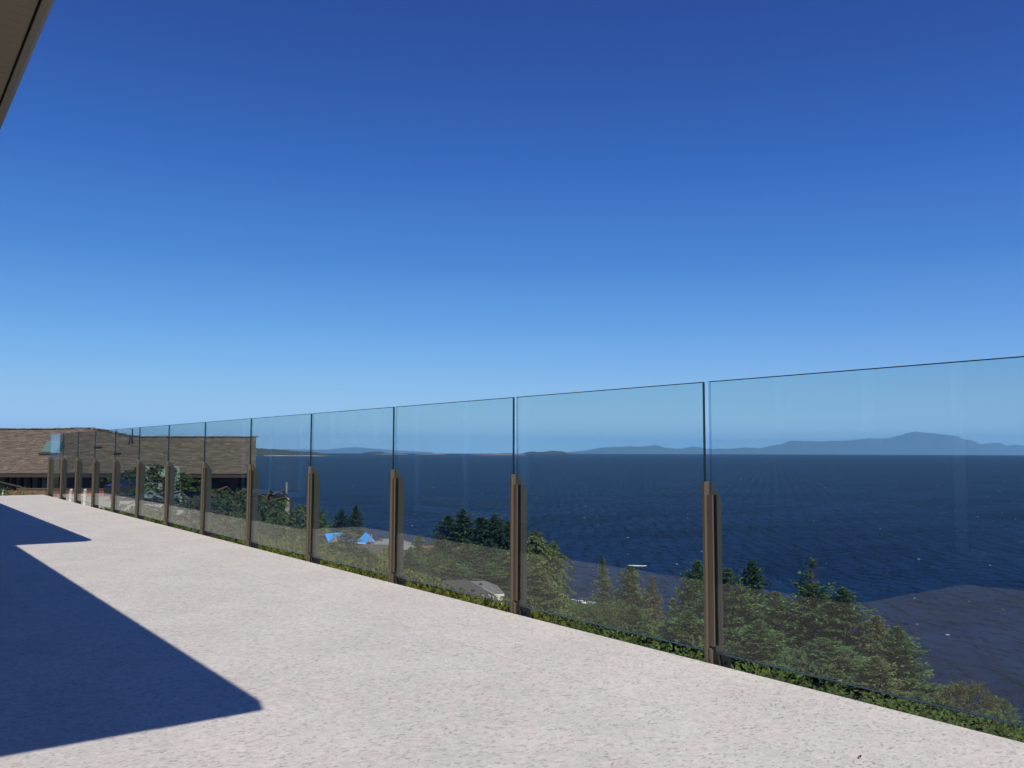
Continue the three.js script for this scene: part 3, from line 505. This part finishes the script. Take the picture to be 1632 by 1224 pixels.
// ---------------------------------------------------------------- houses down the slope
function hipRoof(w, d, h, over = .3, ridge = .4) {                     // eaves at y = 0, ridge along x
  const X = w / 2 + over, Z = d / 2 + over, r = X * ridge, p = [], q = (...v) => v.forEach((a) => p.push(...a));
  const A = [-X, 0, Z], B = [X, 0, Z], C = [X, 0, -Z], D = [-X, 0, -Z], E = [-r, h, 0], G = [r, h, 0];
  q(A, B, G, A, G, E, C, D, E, C, E, G, B, C, G, D, A, E, A, D, C, A, C, B);
  return tris(p);
}
function gableRoof(w, d, h, over = .3) { const s = new THREE.Shape(), Z = d / 2 + over; s.moveTo(-Z, 0); s.lineTo(0, h); s.lineTo(Z, 0); s.lineTo(Z, .14); s.lineTo(0, h + .14); s.lineTo(-Z, .14); s.closePath(); return new THREE.ExtrudeGeometry(s, { depth: w + 2 * over, bevelEnabled: false }).rotateY(Math.PI / 2).translate(-w / 2 - over, 0, 0); }
const shingleBump = (r, g, b) => std(r, g, b, .95, 0, { bumpMap: grain(.8, .8), bumpScale: .03 });
function houseWindows(parent, list, mat = M.white) { for (const [x, y, z, w, h, side] of list) { const g = side ? boxC(.08, h, w, x, y, z) : boxC(w, h, .08, x, y, z), f = part('window', g, mat, parent); part('pane', side ? boxC(.1, h - .2, w - .2, x, y, z) : boxC(w - .2, h - .2, .1, x, y, z), M.windowGlass, f); } }
{ // dark grey hip roof just below the deck
  const e = at(722, 950, 62), h = thing('hip_roof_house', 'low house with a dark grey shingle hip roof, nearest below the deck', 'house', [e.x, e.y, e.z], -YAW + .32);
  part('wall', box(-3.4, 2.5, -3, -.05, -2.6, 2.6), M.offwhite, h);
  const roof = part('roof', hipRoof(6.0, 5.4, 1.1, .4, .4).translate(-.4, 0, 0), shingleBump(.06, .057, .062), h);
  part('fascia', [box(-3.8, 3.05, -.2, -.02, 3.06, 3.14), box(3.0, 3.08, -.2, -.02, -3.1, 3.06)], M.white, h);
  for (const [x, y, z] of [[-1.5, .62, 1.3], [.2, .62, 1.3], [1.0, .5, 1.6]]) part('roof_vent', boxC(.25, .28, .25, x, y, z), M.black, h);
  houseWindows(h, [[-1, -1.3, 2.62, 1.4, 1.2], [1.4, -1.3, 2.62, 1.2, 1.2]]);
  const w = at(750, 940, 78), b = thing('hip_roof_house', 'house with a lighter grey hip roof and white eave behind the dark hip roof', 'house', [w.x, w.y, w.z], -YAW + .15);
  part('wall', box(-2.3, 1.9, -3.5, -.05, -2, 2), M.offwhite, b);
  part('roof', hipRoof(4.4, 4.2, .75, .4, .5), shingleBump(.135, .14, .148), b);
  part('fascia', [box(-2.6, 2.6, -.2, -.02, 2.46, 2.54), box(2.56, 2.64, -.2, -.02, -2.5, 2.46)], M.white, b);
  part('roof_vent', boxC(.24, .24, .24, .8, .55, .7), M.black, b); part('roof_vent', boxC(.24, .24, .24, -.6, .6, .6), M.black, b);
  part('porch_post', boxC(.2, 2.6, .2, 2.3, -1.4, 2.2), M.offwhite, b);
  houseWindows(b, [[.3, -1.4, 2.02, 1.4, 1.2]]);
  const p = at(781, 950, 58), pg = thing('pergola', 'cream timber pergola beside the grey hip roofs', 'pergola', [p.x, p.y - 1.7, p.z], -YAW + .2);
  for (const x of [-.55, .55]) for (const z of [-.5, .5]) part('post', boxC(.16, 2.0, .16, x, .4, z), std(.62, .52, .34, .7), pg);
  for (const z of [-.5, .5]) part('beam', boxC(1.5, .18, .12, 0, 1.49, z), std(.62, .52, .34, .7), pg);
  for (const x of [-.4, 0, .4]) part('rafter', boxC(.07, .12, 1.4, x, 1.645, 0), std(.62, .52, .34, .7), pg);
}
{ // brown roofs and the tarpaulins
  const e = at(600, 905, 92), h = thing('brown_roof_house', 'small brick house with a brown roof near the third post', 'house', [e.x, e.y, e.z], -YAW - .2);
  part('wall', box(-1.9, 1.9, -3, -.02, -2, 2), M.brick, h); part('roof', hipRoof(3.8, 4, .95, .3, .4), shingleBump(.14, .115, .10), h); part('fascia', [box(-2.2, 2.2, -.16, -.01, 2.29, 2.36)], M.brown, h); houseWindows(h, [[.6, -1.2, 2.02, 1, 1]]);
  const b0 = at(603, 892, 118), b = thing('dark_roof_house', 'house with a large dark brown roof left of the third post', 'house', [b0.x, b0.y, b0.z], -YAW - .1);
  part('wall', box(-3.4, 3.2, -4, -.02, -3, 3), M.brown, b); part('roof', hipRoof(6.8, 6.4, 2.0, .4, .55), shingleBump(.075, .066, .066), b); part('fascia', box(-3.8, 3.8, -.2, -.02, 3.6, 3.7), M.white, b); houseWindows(b, [[0, -1.5, 3.02, 1.4, 1.2]]);
  const g0 = at(622, 872, 140), g = thing('grey_roof_house', 'house with a pale grey roof against the water by the third post', 'house', [g0.x, g0.y, g0.z], -YAW);
  part('wall', box(-3.5, 3.5, -4, -.02, -3, 3), M.offwhite, g); part('roof', hipRoof(7.4, 6.4, 1.3, .4, .3), shingleBump(.20, .215, .22), g); part('chimney', boxC(.5, .8, .5, -1.4, 1.0, .6), M.brown, g);
  const r0 = at(672, 880, 150), rr = thing('red_roof_house', 'small house with a white gable seen right of the third post', 'house', [r0.x, r0.y, r0.z], -YAW + .4);
  part('wall', box(-2, 2, -3, .05, -1.6, 1.6), M.white, rr); part('roof', gableRoof(4, 3.2, .9), shingleBump(.16, .08, .06), rr);
  const t0 = at(538, 862, 112), t = thing('tarped_house', 'house under repair with a torn blue tarpaulin on its roof, left one', 'house', [t0.x, t0.y, t0.z], -YAW + .55);
  part('wall', box(-1.7, 1.7, -3.5, -.02, -1.2, 1.2), std(.42, .23, .12, .85), t); part('tarpaulin', gableRoof(3.0, 2.4, .85, .22), M.tarp, t); part('dormer', [gableRoof(1.2, 1.3, .6, .08).rotateY(Math.PI / 2).translate(-.8, .1, .9)], M.tarp, t); part('gable_wall', tris([-1.4, .06, 1.58, -.2, .06, 1.58, -.8, .6, 1.58]), std(.42, .26, .15, .85), t); houseWindows(t, [[.6, -.8, 1.22, .7, .7]]);
  const u0 = at(583, 864, 122), u = thing('tarped_house', 'house under repair with a blue tarpaulin gable and scaffold, right one', 'house', [u0.x, u0.y, u0.z], -YAW - .5);
  part('wall', box(-.8, .85, -3.5, -.02, -.8, .8), std(.38, .24, .15, .85), u); part('tarpaulin', hipRoof(1.6, 1.6, 1.3, .18, .1), M.tarp, u); part('fascia', box(-1, 1, -.14, -.01, .98, 1.05), M.white, u);
  for (const x of [1.25, 1.6]) part('scaffold_pole', boxC(.1, 2.8, .1, x, -.2, .8), M.wood, u); part('scaffold_board', boxC(.7, .08, .9, 1.4, .25, .8), M.wood, u);
}

// ---------------------------------------------------------------- the neighbouring house at the left
{
  const D = 42, org = camera.position.clone().addScaledVector(new THREE.Vector3(fwd.x, 0, fwd.z).normalize(), D); org.y = 0;
  const L = (px, py, depth = D) => { const p = atDepth(px, py, depth).sub(org); return new THREE.Vector3(p.dot(camR), p.y, -p.dot(new THREE.Vector3(fwd.x, 0, fwd.z).normalize())); };
  const h = thing('shingled_house', 'wide neighbouring house with a weathered brown shingle roof', 'house', [org.x, 0, org.z], -YAW);
  const eL = L(-190, 755.5), eR = L(409, 754), yE = (eL.y + eR.y) / 2, x0 = eL.x, x1 = eR.x, ridgeR = L(300, 697, D + 4.6), ridgeL = L(60, 684, D + 5.7);
  const slope = (ridgeR.y - yE) / -ridgeR.z, nrm = new THREE.Vector3(0, 1, slope).normalize(), lenR = Math.hypot(ridgeR.y - yE, ridgeR.z), lenL = Math.hypot(ridgeL.y - yE, ridgeL.z);
  const xs = [L(130, 690, D + 5.6).x, L(232, 697, D + 4.6).x];
  const xEnd = (s) => L(408.5, 754 - 57 * clamp(s / lenR), D + s / Math.hypot(1, slope)).x;
  const topAt = (x) => x < xs[0] - 2 ? lenL : x < xs[0] ? lenL + .18 * smooth(xs[0] - 2, xs[0], x) : x > xs[1] ? lenR : mix(lenL + .18, lenR, smooth(xs[0], xs[1], x));
  const S = (x, s, lift) => [x, yE + s * slope / Math.hypot(1, slope) + nrm.y * lift, -s / Math.hypot(1, slope) + nrm.z * lift];
  // shingles: each a wedge lapping the one below, joined as one part
  const r = rng(818), P = [], C = [], rows = Math.ceil(lenL / .14);
  for (let k = 0; k < rows; k++) {
    const s0 = k * .14, s1 = s0 + .175; let x = x0 + (k % 2) * .12 - r() * .3;
    while (x < xEnd(s0)) {
      const w = .14 + .26 * r(), a = Math.max(x0, x) + .004, b = Math.min(xEnd(s0), x + w) - .004, top = topAt((a + b) / 2); x += w; if (s0 > top || b <= a) continue;
      const t1 = Math.min(s1, top), thick = .018 + .022 * r(), v = .62 + .62 * r() * r() + .25 * r(), cc = [.172 * v + (r() - .5) * .02, .147 * v, .118 * v];
      const q = [S(a, s0, thick + .01), S(b, s0, thick + .01), S(b, t1, .012), S(a, t1, .012), S(a, s0, 0), S(b, s0, 0)];
      for (const i of [0, 1, 2, 0, 2, 3, 4, 5, 1, 4, 1, 0]) { P.push(...q[i]); C.push(...cc); }
    }
  }
  const gz0 = -(lenR / Math.hypot(1, slope)), xr = xEnd(lenR), roofG = [...S(xr, 0, 0), ...S(x1, 0, 0), ...S(xr, lenR, 0), ...S(x1, 0, 0), ...[L(402, 754, D - gz0 * 2).x, yE - .2, gz0 * 2], ...S(xr, lenR, 0)]; for (let i = 0; i < 60; i++) { const a = mix(x0, xr, i / 60), b = mix(x0, xr, (i + 1) / 60), A = S(a, 0, 0), B = S(b, 0, 0), E = S(a, topAt(a), 0), G = S(b, topAt(b), 0), E2 = [E[0] - 1.6, E[1] - 2, E[2] - 5], G2 = [G[0] - 1.6, G[1] - 2, G[2] - 5]; for (const v of [A, B, G, A, G, E, E, G, G2, E, G2, E2]) roofG.push(...v); }
  const roof = part('roof', tris(roofG), M.brown, h);
  part('shingles', tris(P, C), new THREE.MeshPhysicalMaterial({ vertexColors: true, roughness: .95, bumpMap: grain(1, 1), bumpScale: .004 }), roof, true);
  const caps = []; for (let x = x0; x < xr; x += .3) { const t = topAt(x + .15), c = S(x + .15, t, .045), n = topAt(x + .45) - topAt(x - .15); caps.push(boxC(.29, .05, .34, 0, 0, 0).rotateZ(n * .35).translate(c[0], c[1] + (r() - .5) * .03, c[2])); }
  part('ridge_caps', caps, std(.15, .125, .10, .95), roof, true);
  part('gutter', box(x0, x1 + .1, yE - .17, yE - .03, .02, .14), M.darkwood, h);
  const gz = gz0;
  const wz = -1.5, yB = yE - 3;
  part('wall', [box(x0, L(398, 770, D + 2.2).x, yB, yE + .1, wz - .7, wz)], M.darkwood, h);
  part('soffit', box(x0, L(403, 757, D + 1.6).x, yE - .06, yE - .03, wz, .02), M.darkwood, h);
  // posts and pale panels under the left eave
  for (const px of [-30, -12, 6, 16.5, 29, 43, 58]) { const a = L(px, 770, D - .1); part('porch_post', box(a.x - .07, a.x + .07, yB, yE - .06, -.5, -.36), M.black, h); }
  part('panel_wall', box(x0, L(72, 770).x, yB, yE - .06, -.95, -.8), std(.42, .42, .45, .8), h);
  const rl = [L(-20, 765, D - .5), L(60, 784, D - .5)];
  part('shadow_bar', tube([new THREE.Vector3(rl[0].x, rl[0].y, .1), new THREE.Vector3(rl[1].x, rl[1].y, .1)], .07, .07, 6), M.black, h);  // black bar standing in for the diagonal shadow line under the eave
  // red shingled panels of the wall
  const bx0 = L(134, 770).x, bx1 = L(206, 770).x, by0 = L(0, 783).y, by1 = L(0, 767).y;
  for (let k = 0; k < 3; k++) for (let x = bx0; x < bx1 - .2; x += .36) { if (r() < .1) continue; const y = mix(by0, by1, k / 3), m = part('cedar_panel', box(x, x + .33, y + .015, y + (by1 - by0) / 3 - .02, wz + .002, wz + .08 + .03 * r()), std(.26 + .1 * r(), .085 + .03 * r(), .05, .85), h); }
  for (const [a, b, y0, y1] of [[338, 356, 770, 757], [352, 366, 782, 757]]) { const p = L(a, y0), q = L(b, y1); part('siding', box(p.x, q.x, p.y, q.y, wz + .003, wz + .1), std(.24, .085, .05, .85), h); }
  { const p = L(373, 776), q = L(400, 757), f = part('window', box(p.x, q.x, p.y, q.y, wz + .004, wz + .08), M.darkwood, h); part('pane', box(p.x + .06, q.x - .06, p.y + .06, q.y - .06, wz + .05, wz + .09), M.windowGlass, f); }
  { const p = L(286, 772), q = L(330, 757), f = part('window', box(p.x, q.x, p.y, q.y, wz + .004, wz + .08), M.darkwood, h); part('pane', box(p.x + .06, q.x - .06, p.y + .06, q.y - .06, wz + .05, wz + .09), M.windowGlass, f); }
  { const p = L(391, 802), q = L(397, 775); part('corner_post', box(p.x, q.x, p.y, q.y, wz + .1, wz + .3), std(.42, .16, .07, .8), h); }
  { const p = L(352, 800), q = L(400, 779); part('lower_wall', box(p.x, q.x, p.y, q.y, wz + .006, wz + .12), M.brown, h); }
  // on the roof: copper skylight and vents
  const spot = (px, py) => { const d0 = L(px, py), s = clamp((754.5 - py) / 57.5, 0, 1.2) * lenR; return S(L(px, py, D + s * .93).x, s, 0); };
  { const c = spot(88, 721), k = part('skylight', new THREE.ExtrudeGeometry((() => { const s = new THREE.Shape(); s.moveTo(-.42, 0); s.lineTo(.42, 0); s.lineTo(.42, .1); s.lineTo(-.1, .62); s.lineTo(-.42, .62); s.closePath(); return s; })(), { depth: .72, bevelEnabled: true, bevelSize: .02, bevelThickness: .02, bevelSegments: 1 }).rotateY(-Math.PI / 2).translate(.36, -.1, .1), M.copper, h); k.position.set(...c); part('flashing', box(-.44, .44, -.16, -.05, .4, .62), M.darkwood, k); }
  { const c = spot(210, 709), k = part('roof_vent', new THREE.CylinderGeometry(.05, .16, .5, 8).translate(0, .2, 0), M.black, h); k.position.set(...c); part('vent_pipe', new THREE.CylinderGeometry(.035, .035, .5, 8).translate(.05, .55, 0), M.black, k); }
  for (const [px, py] of [[158, 716], [190, 726]]) { const c = spot(px, py), k = part('roof_vent', boxC(.3, .1, .3, 0, .05, 0), M.black, h); k.position.set(...c); }
}
// driveway between the deck and the neighbouring house, its low wall, the vehicles
const DW = -1.36;
{
  const g = new THREE.BufferGeometry(), a = atDepth(86, 790, 41), b = atDepth(300, 790, 41), c = atDepth(330, 846, 22), d = atDepth(60, 846, 22), A = [a, b, c, d].map((p) => [p.x, p.z]);
  const s = new THREE.Shape(A.map(([x, z]) => new THREE.Vector2(x, -z)));
  const geo = new THREE.ExtrudeGeometry(s, { depth: .3, bevelEnabled: false }).rotateX(-Math.PI / 2).translate(0, DW - .3, 0);
  struct('driveway', planarUV(geo, 1, 1), M.concrete, 'pale concrete driveway in front of the shingled house');
  const p = atDepth(150, 788, 40.6), w = thing('low_wall', 'low brown garden wall along the far side of the driveway', 'wall', [p.x, DW, p.z], -YAW);
  part('wall_body', box(-3.5, 1.6, -.1, .32, -.1, .1), M.brick, w); part('cap', box(-3.55, 1.65, .32, .38, -.14, .14), M.brown, w);
}
function vehicle(name, label, category, pos, turn, profile, roofLine, width, paint, len) {
  const t = thing(name, label, category, pos, turn);
  const sh = new THREE.Shape(profile.map(([x, y]) => new THREE.Vector2(x, y)));
  part('body', new THREE.ExtrudeGeometry(sh, { depth: width - .1, bevelEnabled: true, bevelSize: .05, bevelThickness: .05, bevelSegments: 2 }).translate(0, 0, -(width - .1) / 2), paint, t);
  const gl = new THREE.Shape(roofLine.map(([x, y]) => new THREE.Vector2(x, y)));
  part('side_window', new THREE.ExtrudeGeometry(gl, { depth: width + .015, bevelEnabled: false }).translate(0, 0, -(width + .015) / 2), M.windowGlass, t);
  for (const x of [-len * .31, len * .31]) for (const z of [-width / 2 + .1, width / 2 - .1]) { const w = part('wheel', new THREE.CylinderGeometry(.31, .31, .2, 20).rotateX(Math.PI / 2).translate(x, .31, z), M.black, t); part('rim', new THREE.CylinderGeometry(.18, .18, .22, 12).rotateX(Math.PI / 2).translate(x, .31, z), M.gutter, w); }
  for (const z of [-.6, .6]) part('headlight', boxC(.06, .12, .28, -len / 2 + .02, .66, z), M.trim, t);
  t.scale.setScalar(.84); return t;
}
{
  const p = atDepth(228, 775, 39); vehicle('parked_car', 'dark car parked on the driveway left of the pale van', 'car', [p.x, DW, p.z], Math.PI / 2 - .235 - .5, [[-2.2, .3], [-2.25, .72], [-1.3, .86], [-.55, 1.36], [.9, 1.4], [1.75, .95], [2.2, .9], [2.25, .35]], [[-1.15, .9], [-.5, 1.3], [.85, 1.33], [1.5, .94]], 1.75, std(.02, .024, .03, .25, .3, { clearcoat: 1 }), 4.5);
  const q = atDepth(252, 775, 37); vehicle('parked_van', 'pale green van half hidden by the cloud-pruned pine', 'van', [q.x, DW, q.z], Math.PI / 2 - .257 + .06, [[-2.3, .3], [-2.35, .95], [-1.7, 1.15], [-1.15, 1.72], [2.2, 1.76], [2.3, .35]], [[-1.5, 1.12], [-1.05, 1.6], [-.2, 1.62], [-.2, 1.12]], 1.8, std(.2, .27, .25, .3, 0, { clearcoat: 1 }), 4.6);
}
// white posts of the neighbour's terrace rail, wooden beam
{
  const p = atDepth(112, 800, 21), g = thing('white_rail', 'short white rail with two posts beyond the last glass panels', 'railing', [p.x, p.y - 1.2, p.z], -YAW), u = (px, py) => { const q = atDepth(px, py, 21).sub(p); return [q.dot(right0), q.y + 1.2]; };
  for (const px of [112.5, 135]) { const [x, y] = u(px, 783); part('post', rbox(x - .03, x + .03, 0, y, -.03, .03, .004), M.white, g); part('cap', new THREE.SphereGeometry(.04, 10, 8).translate(x, y + .02, 0), M.white, g); }
  const [xa, ya] = u(126.5, 788), [xb] = u(134, 788); part('rail', box(xa, xb, ya - .035, ya, -.02, .02), M.white, g);
  const w = atDepth(40, 785, 25), b = thing('wooden_wall', 'low brown timber wall behind the far end of the deck', 'wall', [w.x, w.y - 1.5, w.z], -YAW);
  part('plank', box(-.55, .6, 1.42, 1.56, -.04, .04), std(.2, .135, .085, .8), b); part('plank', box(-.55, .6, 1.25, 1.41, -.04, .04), std(.17, .12, .08, .8), b); part('plank', box(-.55, .6, 0, 1.24, -.04, .04), std(.17, .12, .08, .8), b);
  const e = atDepth(5.5, 785, 24.4), wp = thing('white_post', 'short white post at the far left end of the deck', 'post', [e.x, e.y - 1.4, e.z], -YAW); part('shaft', rbox(-.025, .025, 0, 1.42, -.025, .025, .004), M.white, wp); part('cap', new THREE.SphereGeometry(.035, 10, 8).translate(0, 1.44, 0), M.white, wp);
  plant('shrub', -2, 778, 26, .5, 'leafy_shrub', 'green shrub at the far left edge of the picture', 'shrub', 1, null, -2.2);
}
// dark glass wind screen behind the weeping cedar
{
  const p = atDepth(455, 800, 26), g = thing('glass_screen', 'dark glass wind screen with grey posts behind the weeping cedar', 'screen', [p.x, -2.6, p.z], -YAW + .1), top = p.y + 2.6 + .25;
  const dk = std(.02, .032, .036, .12);
  part('panel', box(-.95, .0, .4, top, -.02, .02), dk, g); part('side_panel', tris([.03, .4, 0, .03, top + .1, 0, .26, top - .12, 1.6, .03, .4, 0, .26, top - .12, 1.6, .26, .4, 1.6]), dk, g);
  part('post', rbox(-.0, .05, .2, top + .33, -.03, .03, .004), M.grey, g); part('post', rbox(.24, .36, .2, top - .12, 1.56, 1.66, .006), std(.3, .27, .27, .7), g); part('light_cap', new THREE.SphereGeometry(.05, 10, 8).translate(.33, top - .08, 1.6), M.white, g);
  part('sill', box(-1, .3, .3, .4, -.1, .1), M.offwhite, g);
}

// a dry leaf lying on the deck
{
  const d = ray(1371, 1210), p = d.multiplyScalar(-EYE / d.y).add(camera.position), t = thing('dry_leaf', 'small dark dry leaf lying on the sunlit deck, bottom right', 'leaf', [p.x, .002, p.z], .6), P = [], C = [];
  leafTri(P, C, new THREE.Vector3(-.008, .004, 0), new THREE.Vector3(1, .1, 0).normalize(), new THREE.Vector3(0, .3, 1).normalize(), .018, .005, [1, 1, 1]);
  part('blade', tris(P), std(.03, .025, .02, .8), t); part('stalk', tube([new THREE.Vector3(-.014, .003, .003), new THREE.Vector3(-.008, .004, 0)], .0008, .0005, 4), M.bark, t);
}
renderer.render(scene, camera);
